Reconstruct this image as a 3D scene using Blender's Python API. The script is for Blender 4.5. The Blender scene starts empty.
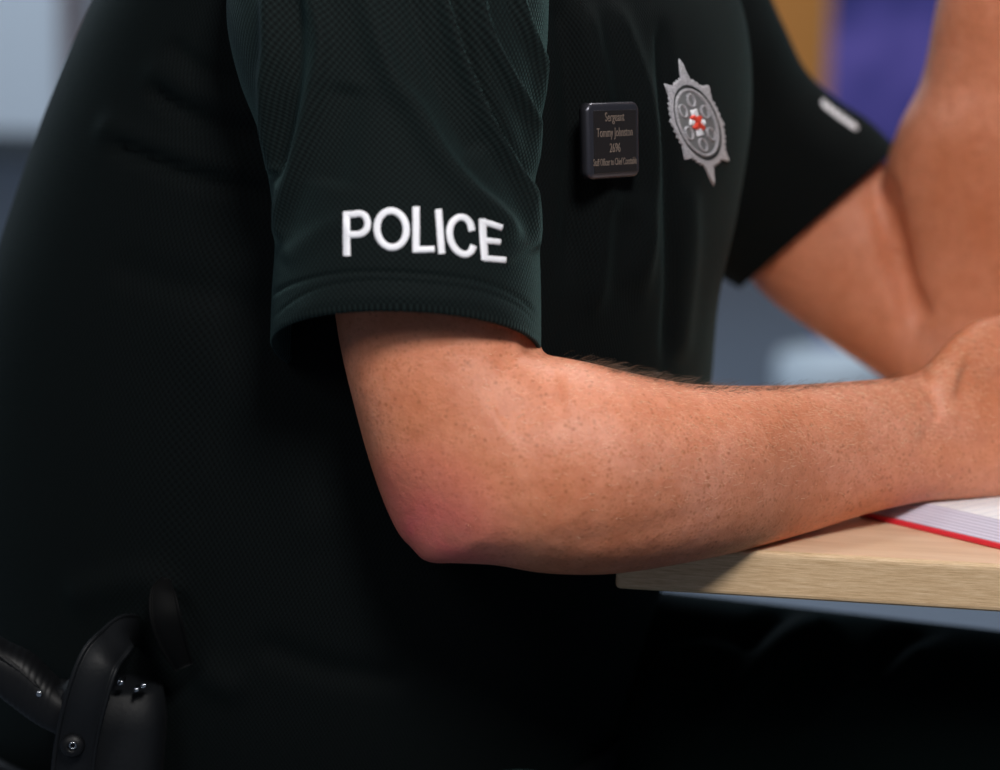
import bpy, bmesh, math, random
import numpy as np
from mathutils import Vector, Matrix
from mathutils.bvhtree import BVHTree

C = bpy.context.scene.collection
SC = bpy.context.scene
R = math.radians
random.seed(7); RNG = np.random.default_rng(7)

# ------------------------------------------------------------------ camera
F = 85 / 36 * 1000.0            # focal length in pixels of a 1000 px wide frame
CAMLOC = np.array((0.0, -1.20, 1.052))
PITCH, ROLL = R(10.0), R(1.2)
fwd = np.array((0, math.cos(PITCH), -math.sin(PITCH)))
rt0 = np.array((1.0, 0, 0)); up0 = np.cross(rt0, fwd)
rt = rt0 * math.cos(ROLL) + up0 * math.sin(ROLL)
up = np.cross(rt, fwd)
def ray(px, py):
    return fwd + rt * ((px - 500) / F) - up * ((py - 385) / F)
def P(px, py, Y):
    """world point seen at photo pixel (px, py) on the vertical plane y = Y"""
    r = ray(px, py); t = (Y - CAMLOC[1]) / r[1]
    return CAMLOC + r * t
def PZ(px, py, z):
    r = ray(px, py); t = (z - CAMLOC[2]) / r[2]
    return CAMLOC + r * t
def proj(p):
    d = np.asarray(p) - CAMLOC
    w = d @ fwd
    return np.stack((500 + F * (d @ rt) / w, 385 - F * (d @ up) / w), -1)

cd = bpy.data.cameras.new('camera'); cam = bpy.data.objects.new('camera', cd); C.objects.link(cam)
M3 = Matrix((rt.tolist(), up.tolist(), (-fwd).tolist())).transposed()
cam.matrix_world = Matrix.Translation(CAMLOC.tolist()) @ M3.to_4x4()
cd.lens = 85; cd.sensor_width = 36; cd.clip_start = 0.05; cd.clip_end = 100
cd.dof.use_dof = True; cd.dof.focus_distance = 1.200; cd.dof.aperture_fstop = 3.8
SC.camera = cam

# ------------------------------------------------------------------ light
SC.view_settings.view_transform = 'Standard'; SC.view_settings.look = 'None'
SC.view_settings.gamma = 1; SC.view_settings.use_curve_mapping = False
SC.view_settings.exposure = 0.0
w = bpy.data.worlds.new('world'); SC.world = w; w.use_nodes = True
w.node_tree.nodes['Background'].inputs[0].default_value = (0.62, 0.74, 1.0, 1)
w.node_tree.nodes['Background'].inputs[1].default_value = 0.10
def area(name, loc, target, sx, sy, power, col=(1, 1, 1)):
    l = bpy.data.lights.new(name, 'AREA'); l.shape = 'RECTANGLE'; l.size = sx; l.size_y = sy
    l.energy = power; l.color = col
    o = bpy.data.objects.new(name, l); C.objects.link(o); o.location = loc
    o.rotation_euler = (Vector(target) - Vector(loc)).to_track_quat('-Z', 'Y').to_euler()
    return o
ARM = (0.05, 0.0, 0.8)
area('key_light', (0.21, -0.90, 1.74), ARM, 0.26, 0.26, 13.8, (1.0, 0.965, 0.93))  # unseen key lamp, well below ceiling height, set close for quick falloff
area('ceiling_rear_light', (0.55, 0.85, 2.55), ARM, 0.45, 0.45, 19, (1.0, 0.97, 0.94))
area('front_fill_light', (-1.6, -2.6, 2.8), ARM, 1.2, 0.8, 25, (1.0, 0.98, 0.97))  # added soft fill from the front left, no fixture behind it
area('window_back_light', (-2.6, 4.0, 2.4), ARM, 2.0, 1.6, 45, (0.75, 0.87, 1.0))
area('background_fill_light', (0.3, 2.4, 4.2), (0, 9, 1.0), 6, 1.5, 150, (0.88, 0.94, 1.0))  # added unseen fill, brightens the pale panel, banner and far wall

# ------------------------------------------------------------------ materials
def mat(name, col, rough=0.6, metal=0.0, **kw):
    m = bpy.data.materials.new(name); m.use_nodes = True
    b = m.node_tree.nodes['Principled BSDF']
    b.inputs['Base Color'].default_value = (*col, 1)
    b.inputs['Roughness'].default_value = rough
    b.inputs['Metallic'].default_value = metal
    for k, v in kw.items():
        b.inputs[k.replace('_', ' ')].default_value = v
    return m
def N(m, t, **kw):
    n = m.node_tree.nodes.new(t)
    for k, v in kw.items(): setattr(n, k, v)
    return n
def L(m, a, b): m.node_tree.links.new(a, b)
def bsdf(m): return m.node_tree.nodes['Principled BSDF']
def coords(m, kind='Object', scale=(1, 1, 1), rot=(0, 0, 0), loc=(0, 0, 0)):
    tc = N(m, 'ShaderNodeTexCoord'); mp = N(m, 'ShaderNodeMapping')
    mp.inputs['Scale'].default_value = scale; mp.inputs['Rotation'].default_value = rot
    mp.inputs['Location'].default_value = loc
    L(m, tc.outputs[kind], mp.inputs[0]); return mp.outputs[0]
def noise(m, vec, scale, detail=3, rough=0.55):
    n = N(m, 'ShaderNodeTexNoise'); n.inputs['Scale'].default_value = scale
    n.inputs['Detail'].default_value = detail; n.inputs['Roughness'].default_value = rough
    L(m, vec, n.inputs['Vector']); return n.outputs['Fac']
def ramp(m, fac, stops):
    r = N(m, 'ShaderNodeValToRGB'); e = r.color_ramp.elements
    while len(e) < len(stops): e.new(0.5)
    for el, (p, c) in zip(e, stops):
        el.position = p; el.color = (*c, 1) if len(c) == 3 else c
    L(m, fac, r.inputs[0]); return r.outputs[0]
def mix(m, a, b, fac, mode='MIX'):
    n = N(m, 'ShaderNodeMix', data_type='RGBA', blend_type=mode)
    for s, v in ((n.inputs[0], fac), (n.inputs[6], a), (n.inputs[7], b)):
        if hasattr(v, 'links') or isinstance(v, bpy.types.NodeSocket): L(m, v, s)
        elif isinstance(v, (int, float)): s.default_value = v
        else: s.default_value = (*v, 1)
    return n.outputs[2]
def bump(m, h, strength, dist, normal=None):
    b = N(m, 'ShaderNodeBump'); b.inputs['Strength'].default_value = strength
    b.inputs['Distance'].default_value = dist
    L(m, h, b.inputs['Height'])
    if normal is not None: L(m, normal, b.inputs['Normal'])
    return b.outputs[0]
def math_n(m, op, a, b=0.0):
    n = N(m, 'ShaderNodeMath', operation=op)
    for s, v in zip(n.inputs, (a, b)):
        if isinstance(v, bpy.types.NodeSocket): L(m, v, s)
        else: s.default_value = v
    return n.outputs[0]

def skin_material():
    m = mat('skin', (0.55, 0.27, 0.18), 0.48)
    b = bsdf(m)
    v = coords(m)
    big = noise(m, v, 14, 3)
    base = ramp(m, big, [(0.3, (0.56, 0.190, 0.092)), (0.55, (0.65, 0.252, 0.145)), (0.75, (0.71, 0.315, 0.212))])
    med = noise(m, v, 110, 4, 0.6)
    base = mix(m, base, ramp(m, med, [(0.35, (0.78, 0.62, 0.55)), (0.6, (1.04, 1.04, 1.04))]), 0.42, 'MULTIPLY')
    # freckles: two voronoi layers
    for sc, th, k, st in ((760, 0.34, 0.50, (0.50, 0.18, 0.08)), (430, 0.26, 0.60, (0.42, 0.14, 0.055)), (240, 0.13, 0.72, (0.32, 0.10, 0.04))):
        vo = N(m, 'ShaderNodeTexVoronoi'); vo.inputs['Scale'].default_value = sc
        L(m, v, vo.inputs['Vector'])
        gate = ramp(m, noise(m, v, sc * 0.33, 2), [(0.38, (0, 0, 0)), (0.56, (1, 1, 1))])
        f = ramp(m, vo.outputs['Distance'], [(th, (1, 1, 1)), (th + 0.17, (0, 0, 0))])
        fac = math_n(m, 'MULTIPLY', math_n(m, 'MULTIPLY', f, gate), k)
        base = mix(m, base, mix(m, base, st, 0.8, 'MIX'), fac)
    # flushed elbow, mottled
    ge = N(m, 'ShaderNodeNewGeometry'); d = N(m, 'ShaderNodeVectorMath', operation='DISTANCE')
    L(m, ge.outputs['Position'], d.inputs[0]); d.inputs[1].default_value = ELBOW_RED
    fl = ramp(m, d.outputs['Value'], [(0.010, (1, 1, 1)), (0.052, (0, 0, 0))])
    fl = math_n(m, 'MULTIPLY', fl, ramp(m, noise(m, v, 55, 3), [(0.25, (0.45,) * 3), (0.7, (1, 1, 1))]))
    base = mix(m, base, (0.74, 0.12, 0.14), math_n(m, 'MULTIPLY', fl, 0.80))
    L(m, base, b.inputs['Base Color'])
    b.inputs['Subsurface Weight'].default_value = 0.12
    b.inputs['Subsurface Radius'].default_value = (1.0, 0.3, 0.15)
    b.inputs['Subsurface Scale'].default_value = 0.006
    b.inputs['Specular IOR Level'].default_value = 0.42
    n1 = bump(m, noise(m, v, 900, 3), 0.35, 0.0006)
    vo = N(m, 'ShaderNodeTexVoronoi', feature='DISTANCE_TO_EDGE'); vo.inputs['Scale'].default_value = 620
    L(m, v, vo.inputs['Vector'])
    n2 = bump(m, vo.outputs['Distance'], 0.25, 0.0005, n1)
    n3 = bump(m, noise(m, v, 130, 3), 0.3, 0.002, n2)
    L(m, n3, b.inputs['Normal'])
    return m

def fabric(name, col, hi, cell=0.0021, uv=True, sheen=0.25, strength=0.6, holes=True):
    m = mat(name, col, 0.82)
    b = bsdf(m)
    b.inputs['Specular IOR Level'].default_value = 0.10
    b.inputs['Sheen Weight'].default_value = sheen
    b.inputs['Sheen Roughness'].default_value = 0.45
    b.inputs['Sheen Tint'].default_value = (0.45, 0.85, 0.85, 1)
    if holes:
        v = coords(m, 'UV' if uv else 'Object', (1, 1, 1))
        sx = N(m, 'ShaderNodeSeparateXYZ'); L(m, v, sx.inputs[0])
        k = math.pi * 2 / cell
        px_, py_ = (sx.outputs[0], sx.outputs[1]) if uv else (sx.outputs[0], sx.outputs[2])
        a = math_n(m, 'SINE', math_n(m, 'MULTIPLY', px_, k))
        c = math_n(m, 'SINE', math_n(m, 'MULTIPLY', py_, k * 0.62))
        h = math_n(m, 'MULTIPLY', a, c)                      # staggered diamonds of the knit
        hh = ramp(m, math_n(m, 'MULTIPLY_ADD', h, 0.5), [(0.0, (0, 0, 0)), (1.0, (1, 1, 1))])
        mm = N(m, 'ShaderNodeMapRange'); mm.inputs[1].default_value = -1; mm.inputs[2].default_value = 1
        L(m, h, mm.inputs[0])
        colr = ramp(m, mm.outputs[0], [(0.0, hi), (0.35, col), (0.62, col), (0.85, tuple(x * 0.3 for x in col))])
        L(m, colr, b.inputs['Base Color'])
        L(m, bump(m, math_n(m, 'SUBTRACT', 1.0, mm.outputs[0]), strength, 0.0006), b.inputs['Normal'])
    else:
        v = coords(m)
        L(m, bump(m, noise(m, v, 700, 3), 0.3, 0.0006), b.inputs['Normal'])
    return m

# ------------------------------------------------------------------ object helpers
def obj(name, verts, faces, m=None, parent=None, smooth=True, mats=None, fmat=None):
    me = bpy.data.meshes.new(name)
    me.from_pydata([tuple(map(float, v)) for v in verts], [], [tuple(f) for f in faces])
    me.update()
    for mm in (mats or ([m] if m else [])): me.materials.append(mm)
    if fmat is not None:
        me.polygons.foreach_set('material_index', np.array(fmat, dtype=np.int32))
    if smooth: me.polygons.foreach_set('use_smooth', [True] * len(me.polygons))
    o = bpy.data.objects.new(name, me); C.objects.link(o)
    if parent: o.parent = parent
    return o
def bmobj(name, bm, m=None, parent=None, smooth=False, mats=None):
    bmesh.ops.recalc_face_normals(bm, faces=bm.faces)
    me = bpy.data.meshes.new(name); bm.to_mesh(me); bm.free()
    for mm in (mats or ([m] if m else [])): me.materials.append(mm)
    if smooth: me.polygons.foreach_set('use_smooth', [True] * len(me.polygons))
    o = bpy.data.objects.new(name, me); C.objects.link(o)
    if parent: o.parent = parent
    return o
def tag(o, label=None, cat=None, group=None, kind=None):
    for k, v in (('label', label), ('category', cat), ('group', group), ('kind', kind)):
        if v: o[k] = v
    return o
def empty(name, loc, rz=0):
    o = bpy.data.objects.new(name, None); C.objects.link(o); o.location = loc
    o.rotation_euler = (0, 0, rz); o.empty_display_size = 0.05; return o
def box(bm, cx, cy, cz, sx, sy, sz, bev=0.0, rot=None, mi=0):
    r = bmesh.ops.create_cube(bm, size=1.0)
    M = Matrix.Translation((cx, cy, cz)) @ (rot.to_4x4() if rot else Matrix.Identity(4)) @ Matrix.Diagonal((sx, sy, sz, 1))
    bmesh.ops.transform(bm, matrix=M, verts=r['verts'])
    fs = list({f for v in r['verts'] for f in v.link_faces})
    for f in fs: f.material_index = mi
    if bev:
        es = list({e for v in r['verts'] for e in v.link_edges})
        bmesh.ops.bevel(bm, geom=es, offset=bev, segments=3, profile=0.5, affect='EDGES')
def cat_rom(keys, n):
    """keys: (k, d) array -> (n, d) smooth resampling through the keys"""
    K = np.asarray(keys, float); k = len(K)
    t = np.linspace(0, k - 1, n); i = np.minimum(t.astype(int), k - 2); f = (t - i)[:, None]
    E = np.vstack((2 * K[0] - K[1], K, 2 * K[-1] - K[-2]))
    p0, p1, p2, p3 = E[i], E[i + 1], E[i + 2], E[i + 3]
    return 0.5 * (2 * p1 + (p2 - p0) * f + (2 * p0 - 5 * p1 + 4 * p2 - p3) * f ** 2 + (3 * p1 - p0 - 3 * p2 + p3) * f ** 3)
def loft(rings, cap=True, flip=False):
    rings = [np.asarray(r) for r in rings]; n = len(rings[0]); V = np.vstack(rings); Fs = []
    for i in range(len(rings) - 1):
        a, b = i * n, (i + 1) * n
        for j in range(n):
            k = (j + 1) % n
            Fs.append((a + j, a + k, b + k, b + j))
    if cap:
        V = np.vstack((V, rings[0].mean(0), rings[-1].mean(0))); c0, c1 = len(V) - 2, len(V) - 1
        o = (len(rings) - 1) * n
        for j in range(n):
            k = (j + 1) % n
            Fs.append((c0, k, j)); Fs.append((c1, o + j, o + k))
    if flip: Fs = [f[::-1] for f in Fs]
    return V, Fs
def ring(c, e1, e2, n, p=2.0):
    a = np.linspace(0, 2 * math.pi, n, endpoint=False)
    ca, sa = np.cos(a), np.sin(a)
    x = np.sign(ca) * np.abs(ca) ** (2 / p); y = np.sign(sa) * np.abs(sa) ** (2 / p)
    return np.asarray(c) + np.outer(x, e1) + np.outer(y, e2)
def pix_tube(secs, nring, nseg, p=2.1):
    """secs: (ax, ay, bx, by, Y, rd, tilt px): a and b are the two outline points of the section"""
    S = cat_rom(secs, nring); out = []
    for ax, ay, bx, by, Y, rd, tl in S:
        A, B = P(ax, ay, Y), P(bx, by, Y)
        c = (A + B) / 2; e1 = (B - A) / 2
        v = CAMLOC - c; v /= np.linalg.norm(v)
        d = abs((c - CAMLOC) @ fwd)
        e2 = v * rd + up * (tl * d / F)
        e2 = e2 - e1 * ((e2 @ e1) / (e1 @ e1))
        out.append(ring(c, e1, e2, nseg, p))
    return out
def tube(path, radii, n=10, cap=True):
    path = np.asarray(path, float); m = len(path); rings = []
    radii = np.broadcast_to(radii, (m,)); nrm = None
    for i in range(m):
        t = path[min(i + 1, m - 1)] - path[max(i - 1, 0)]; t = t / (np.linalg.norm(t) + 1e-12)
        if nrm is None:
            nrm = np.cross(t, (0, 0, 1.0))
            if np.linalg.norm(nrm) < 1e-3: nrm = np.cross(t, (0, 1.0, 0))
        nrm = nrm - t * (nrm @ t); nrm /= np.linalg.norm(nrm); bn = np.cross(t, nrm)
        rings.append(ring(path[i], nrm * radii[i], bn * radii[i], n))
    return loft(rings, cap)
def round_tube(path, radii, n=16, k=6, sub=6):
    """tube with rounded ends, through smooth key points"""
    pr = cat_rom(np.column_stack((path, radii)), k * len(path)); pp, rr = pr[:, :3], pr[:, 3]
    t0 = pp[0] - pp[1]; t0 /= np.linalg.norm(t0); t1 = pp[-1] - pp[-2]; t1 /= np.linalg.norm(t1)
    A, B, ra, rb = [], [], [], []
    for j in range(sub, 0, -1):
        th = j / (sub + 0.3) * math.pi / 2
        A.append(pp[0] + t0 * rr[0] * math.sin(th)); ra.append(rr[0] * math.cos(th))
    for j in range(1, sub + 1):
        th = j / (sub + 0.3) * math.pi / 2
        B.append(pp[-1] + t1 * rr[-1] * math.sin(th)); rb.append(rr[-1] * math.cos(th))
    return tube(np.vstack((A, pp, B)), np.concatenate((ra, rr, rb)), n)
def join(parts):
    V, Fs, o = [], [], 0
    for v, f in parts:
        V.append(np.asarray(v)); Fs += [tuple(i + o for i in ff) for ff in f]; o += len(v)
    return np.vstack(V), Fs
def eval_mesh(o):
    dg = bpy.context.evaluated_depsgraph_get(); dg.update()
    return bpy.data.meshes.new_from_object(o.evaluated_get(dg), depsgraph=dg)
def remeshed(name, V, Fs, voxel, smooth_it, m, parent=None):
    """one continuous skin over several overlapping solids"""
    t = obj('tmp', V, Fs)
    r = t.modifiers.new('r', 'REMESH'); r.mode = 'VOXEL'; r.voxel_size = voxel; r.adaptivity = 0
    s = t.modifiers.new('s', 'SMOOTH'); s.factor = 0.5; s.iterations = smooth_it
    me = eval_mesh(t); bpy.data.objects.remove(t)
    me.materials.clear(); me.materials.append(m); me.name = name
    me.polygons.foreach_set('use_smooth', [True] * len(me.polygons))
    o = bpy.data.objects.new(name, me); C.objects.link(o)
    if parent: o.parent = parent
    return o
def getco(me):
    a = np.empty(len(me.vertices) * 3); me.vertices.foreach_get('co', a); return a.reshape(-1, 3)
def getno(me):
    a = np.empty(len(me.vertices) * 3); me.vertices.foreach_get('normal', a); return a.reshape(-1, 3)
def setco(me, co): me.vertices.foreach_set('co', co.ravel()); me.update()
def seg_dist(q, pts):
    """signed distance (px) of points q to a polyline, sign + on its right-hand side (image space)"""
    best = np.full(len(q), 1e9); sg = np.zeros(len(q)); tt = np.zeros(len(q))
    pts = cat_rom(pts, len(pts) * 6); n = len(pts) - 1
    for i in range(n):
        a, b = pts[i], pts[i + 1]; d = b - a; l = d @ d + 1e-9
        t = np.clip(((q - a) @ d) / l, 0, 1); v = q - (a + t[:, None] * d)
        ds = np.hypot(v[:, 0], v[:, 1]); m = ds < best
        best[m] = ds[m]; sg[m] = np.sign(d[0] * v[m, 1] - d[1] * v[m, 0]); tt[m] = (i + t[m]) / n
    return best, sg, tt
def folds(me, items, ymin=-9, ymax=9, idx=None):
    """push creases and ridges into the side of a cloth or skin that faces the room; widths follow the cloth"""
    co, no = getco(me), getno(me)
    q = proj(co); v = CAMLOC - co; v /= np.linalg.norm(v, axis=1)[:, None]
    facing = np.clip((v * no).sum(1) * 3, 0, 1)
    ok = (co[:, 1] > ymin) & (co[:, 1] < ymax)
    disp = np.zeros(len(co))
    for pts, amp, w1, w2 in items:
        pts = np.array(pts, float); lo, hi = pts.min(0) - 60, pts.max(0) + 60
        m = ok & (facing > 0) & (q[:, 0] > lo[0]) & (q[:, 0] < hi[0]) & (q[:, 1] > lo[1]) & (q[:, 1] < hi[1])
        ii = np.nonzero(m)[0]
        if not len(ii): continue
        d, s, t = seg_dist(q[ii], pts)
        w_ = np.where(s > 0, w1, w2)
        end = np.clip(np.minimum(t, 1 - t) * 7, 0, 1); end = end * end * (3 - 2 * end)
        disp[ii] += amp * np.exp(-(d / w_) ** 2) * end
    co += no * (disp * facing)[:, None]; setco(me, co)
def bvh_of(o):
    me = o.data; return BVHTree.FromPolygons([v.co for v in me.vertices], [p.vertices for p in me.polygons])
def on_surface(bvh, px, py, off):
    r = Vector(ray(px, py).tolist()).normalized()
    h = bvh.ray_cast(Vector(CAMLOC.tolist()), r)
    if h[0] is None: return None, None
    n = h[1] if h[1].dot(r) < 0 else -h[1]
    return np.array(h[0] + n * off), np.array(n)

# ------------------------------------------------------------------ the room
m_floor = mat('carpet', (0.105, 0.135, 0.18), 0.95)
v = coords(m_floor); nz = noise(m_floor, v, 60, 4)
L(m_floor, ramp(m_floor, nz, [(0.3, (0.15, 0.185, 0.235)), (0.7, (0.21, 0.255, 0.32))]), bsdf(m_floor).inputs['Base Color'])
m_wall = mat('wall_paint', (0.62, 0.68, 0.75), 0.8)
L(m_wall, bump(m_wall, noise(m_wall, coords(m_wall), 80, 3), 0.1, 0.002), bsdf(m_wall).inputs['Normal'])
m_skirt = mat('dark_skirting', (0.035, 0.045, 0.055), 0.6)
bm = bmesh.new(); box(bm, 0, 4.5, -0.05, 16, 16, 0.1); tag(bmobj('floor', bm, m_floor), kind='structure')
bm = bmesh.new(); box(bm, 0, 11.5, 2.3, 16, 0.1, 4.7); tag(bmobj('wall_back', bm, m_wall), kind='structure')
bm = bmesh.new(); box(bm, 0, 11.42, 0.075, 15.98, 0.05, 0.15, 0.01); tag(bmobj('baseboard_back', bm, m_skirt), kind='structure')

# ------------------------------------------------------------------ table
TH = R(-9.0)
tc = P(617, 542, 0.0); TZ = tc[2]
ux = np.array((math.cos(TH), math.sin(TH), 0)); uy = np.array((-math.sin(TH), math.cos(TH), 0))
m_top = mat('maple_laminate', (0.62, 0.43, 0.28), 0.42)
v = coords(m_top, 'Object', (3.0, 34, 10)); g = noise(m_top, v, 2.2, 6, 0.6)
g2 = noise(m_top, coords(m_top, 'Object', (9, 160, 10)), 3.0, 3)
cc = ramp(m_top, g, [(0.3, (0.66, 0.435, 0.275)), (0.5, (0.76, 0.535, 0.36)), (0.7, (0.80, 0.585, 0.41))])
cc = mix(m_top, cc, ramp(m_top, g2, [(0.35, (0.86, 0.82, 0.78)), (0.6, (1, 1, 1))]), 0.5, 'MULTIPLY')
L(m_top, cc, bsdf(m_top).inputs['Base Color'])
m_edge = mat('oak_edge_band', (0.5, 0.4, 0.25), 0.5)
v = coords(m_edge, 'Object', (30, 30, 700)); g = noise(m_edge, v, 2.0, 6, 0.7)
v2 = coords(m_edge, 'Object', (110, 110, 2200)); g2 = noise(m_edge, v2, 1.5, 4, 0.7)
cc = ramp(m_edge, g, [(0.28, (0.46, 0.30, 0.155)), (0.5, (0.65, 0.455, 0.265)), (0.72, (0.78, 0.59, 0.38))])
cc = mix(m_edge, cc, ramp(m_edge, g2, [(0.35, (0.74, 0.67, 0.60)), (0.55, (1, 1, 1))]), 0.55, 'MULTIPLY')
L(m_edge, cc, bsdf(m_edge).inputs['Base Color'])
L(m_edge, bump(m_edge, g2, 0.3, 0.0005), bsdf(m_edge).inputs['Normal'])
m_grey = mat('grey_steel', (0.16, 0.165, 0.17), 0.4, 0.8)
m_lam = mat('underside_board', (0.03, 0.03, 0.032), 0.7)
TW, TD, TT = 1.40, 0.47, 0.0245
table = empty('table', (tc[0], tc[1], 0), TH)
tag(table, 'pale maple table with an oak-grained front edge under the resting forearm', 'table')
bm = bmesh.new(); box(bm, TW / 2, TD / 2 + 0.001, TZ - TT / 2, TW - 0.004, TD, TT, 0.0012)
bmobj('tabletop', bm, m_top, table)
bm = bmesh.new(); box(bm, TW / 2, 0.0, TZ - TT / 2 - 0.0, TW, 0.006, TT + 0.0004, 0.0027)
o = bmobj('edge_band', bm, m_edge, table); o['label'] = 'oak-grained edge strip'
bm = bmesh.new(); box(bm, TW / 2, TD / 2 + 0.003, TZ - TT - 0.001, TW - 0.01, TD - 0.01, 0.002)
bmobj('underside', bm, m_lam, table)
for lx in (0.36, TW - 0.12):
    bm = bmesh.new()
    box(bm, lx, TD / 2, TZ - TT - 0.022, 0.05, TD - 0.1, 0.04, 0.004)
    box(bm, lx, TD / 2 + 0.1, (TZ - TT - 0.04) / 2 + 0.01, 0.05, 0.07, TZ - TT - 0.06, 0.006)
    box(bm, lx, TD / 2, 0.02, 0.06, TD - 0.02, 0.035, 0.008)
    bmobj('leg', bm, m_grey, table)

# ------------------------------------------------------------------ notebook
m_red = mat('red_cover', (0.62, 0.02, 0.035), 0.38)
m_pages = mat('page_edges', (0.66, 0.62, 0.72), 0.8)
v = coords(m_pages, 'Object', (1, 1, 1)); sx = N(m_pages, 'ShaderNodeSeparateXYZ'); L(m_pages, v, sx.inputs[0])
wv = math_n(m_pages, 'SINE', math_n(m_pages, 'MULTIPLY', sx.outputs[2], 2 * math.pi / 0.0011))
mr = N(m_pages, 'ShaderNodeMapRange'); mr.inputs[1].default_value = -1; L(m_pages, wv, mr.inputs[0])
L(m_pages, ramp(m_pages, mr.outputs[0], [(0.0, (0.44, 0.41, 0.52)), (0.6, (0.62, 0.59, 0.70))]), bsdf(m_pages).inputs['Base Color'])
m_paper = mat('ruled_paper', (0.86, 0.87, 0.9), 0.7)
v = coords(m_paper, 'Object'); sx = N(m_paper, 'ShaderNodeSeparateXYZ'); L(m_paper, v, sx.inputs[0])
fr = math_n(m_paper, 'FRACT', math_n(m_paper, 'DIVIDE', sx.outputs[0], 0.0075))
ln = math_n(m_paper, 'LESS_THAN', fr, 0.05)
L(m_paper, mix(m_paper, (0.86, 0.87, 0.9), (0.45, 0.52, 0.66), ln), bsdf(m_paper).inputs['Base Color'])
nb0 = PZ(857, 516, TZ); nb1 = PZ(1000, 550, TZ)
nx = nb1 - nb0; nx[2] = 0; nx /= np.linalg.norm(nx); rzn = math.atan2(nx[1], nx[0])
note = empty('notebook', (nb0[0], nb0[1], TZ), rzn)
tag(note, 'open red hardback notebook with white ruled pages lying under the hand', 'notebook')
NW, ND = 0.40, 0.150          # along the near edge (two leaves), depth
bm = bmesh.new(); box(bm, NW / 4, ND / 2, 0.00145, NW / 2 - 0.002, ND, 0.0029, 0.0011)
box(bm, NW * 3 / 4, ND / 2, 0.00145, NW / 2 - 0.002, ND, 0.0029, 0.0011)
box(bm, NW / 2, ND / 2, 0.0009, 0.02, ND, 0.0016, 0.0005)
o = bmobj('cover', bm, m_red, note); o['label'] = 'red cover'
for side in (0, 1):
    x0, x1 = (0.003, NW / 2) if side == 0 else (NW / 2, NW - 0.003)
    H = 0.0080; sl = 0.018; rows = 10; V = []; Fs = []; fm = []
    # fanned block: outer edges slope in, top sheet sits on it
    for k in range(rows + 1):
        t = k / rows; z = 0.0029 + H * t; s = sl * t + 0.0004 * (k % 2)
        a0 = x0 + (s * 1.1 if side == 0 else 0); a1 = x1 - (s * 1.1 if side == 1 else 0)
        V += [(a0, 0.003 + s * 0.85, z), (a1, 0.003 + s * 0.85, z), (a1, ND - 0.003, z), (a0, ND - 0.003, z)]
    for k in range(rows):
        for j in range(4):
            a, b = 4 * k + j, 4 * k + (j + 1) % 4; Fs.append((a, b, b + 4, a + 4)); fm.append(0)
    Fs.append((3, 2, 1, 0)); fm.append(0); q = 4 * rows; Fs.append((q, q + 1, q + 2, q + 3)); fm.append(1)
    obj('pages', V, Fs, None, note, False, [m_pages, m_paper], fm)

# ------------------------------------------------------------------ person: one continuous skin
ELBOW_RED = tuple(P(432, 528, -0.070))
m_skin = skin_material()
upper_arm = [  # left outline, right outline, depth, half thickness, tilt
    (350, -130, 450, -130, 0.090, 0.030, 0),
    (320, -80, 480, -80, 0.065, 0.048, 0),
    (305, 60, 520, 60, 0.010, 0.060, 0),
    (318, 200, 524, 210, -0.010, 0.056, 0),
    (333, 300, 531, 312, -0.020, 0.052, 0),
    (341, 350, 545, 356, -0.026, 0.050, 0),
    (354, 405, 565, 412, -0.036, 0.049, 0),
    (369, 460, 572, 470, -0.042, 0.046, 0),
    (386, 508, 548, 525, -0.046, 0.040, 0),
    (404, 541, 505, 552, -0.047, 0.030, 0),
    (430, 557, 470, 561, -0.047, 0.014, 0)]
fore_arm = [
    (398, 440, 402, 530, -0.044, 0.026, 0),
    (440, 372, 424, 558, -0.044, 0.043, 0),
    (488, 362, 458, 560, -0.047, 0.050, 0),
    (536, 356, 497, 562, -0.049, 0.052, 0),
    (585, 363, 545, 570, -0.047, 0.052, 0),
    (635, 375, 610, 571, -0.041, 0.050, 0),
    (690, 385, 680, 561, -0.024, 0.047, 0),
    (750, 387, 748, 547, 0.000, 0.043, 0),
    (810, 385, 810, 530, 0.030, 0.038, 0),
    (865, 381, 868, 512, 0.052, 0.034, 0),
    (905, 377, 920, 501, 0.068, 0.031, 0),
    (925, 367, 965, 498, 0.080, 0.029, 0),
    (948, 341, 1010, 497, 0.092, 0.0275, 0),
    (978, 319, 1052, 501, 0.104, 0.0265, 0),
    (1020, 316, 1090, 500, 0.114, 0.026, 0),
    (1075, 330, 1118, 490, 0.122, 0.024, 0),
    (1115, 350, 1132, 470, 0.127, 0.019, 0)]
far_upper = [
    (600, -70, 560, 20, 0.32, 0.040, 0),
    (690, 0, 630, 100, 0.38, 0.054, 0),
    (775, 65, 700, 190, 0.395, 0.054, 0),
    (828, 118, 734, 254, 0.40, 0.053, 0),
    (878, 156, 764, 295, 0.40, 0.053, 0),
    (925, 200, 818, 335, 0.395, 0.052, 0),
    (965, 260, 858, 362, 0.39, 0.048, 0),
    (990, 330, 895, 385, 0.385, 0.042, 0),
    (985, 385, 940, 400, 0.38, 0.02, 0)]
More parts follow.
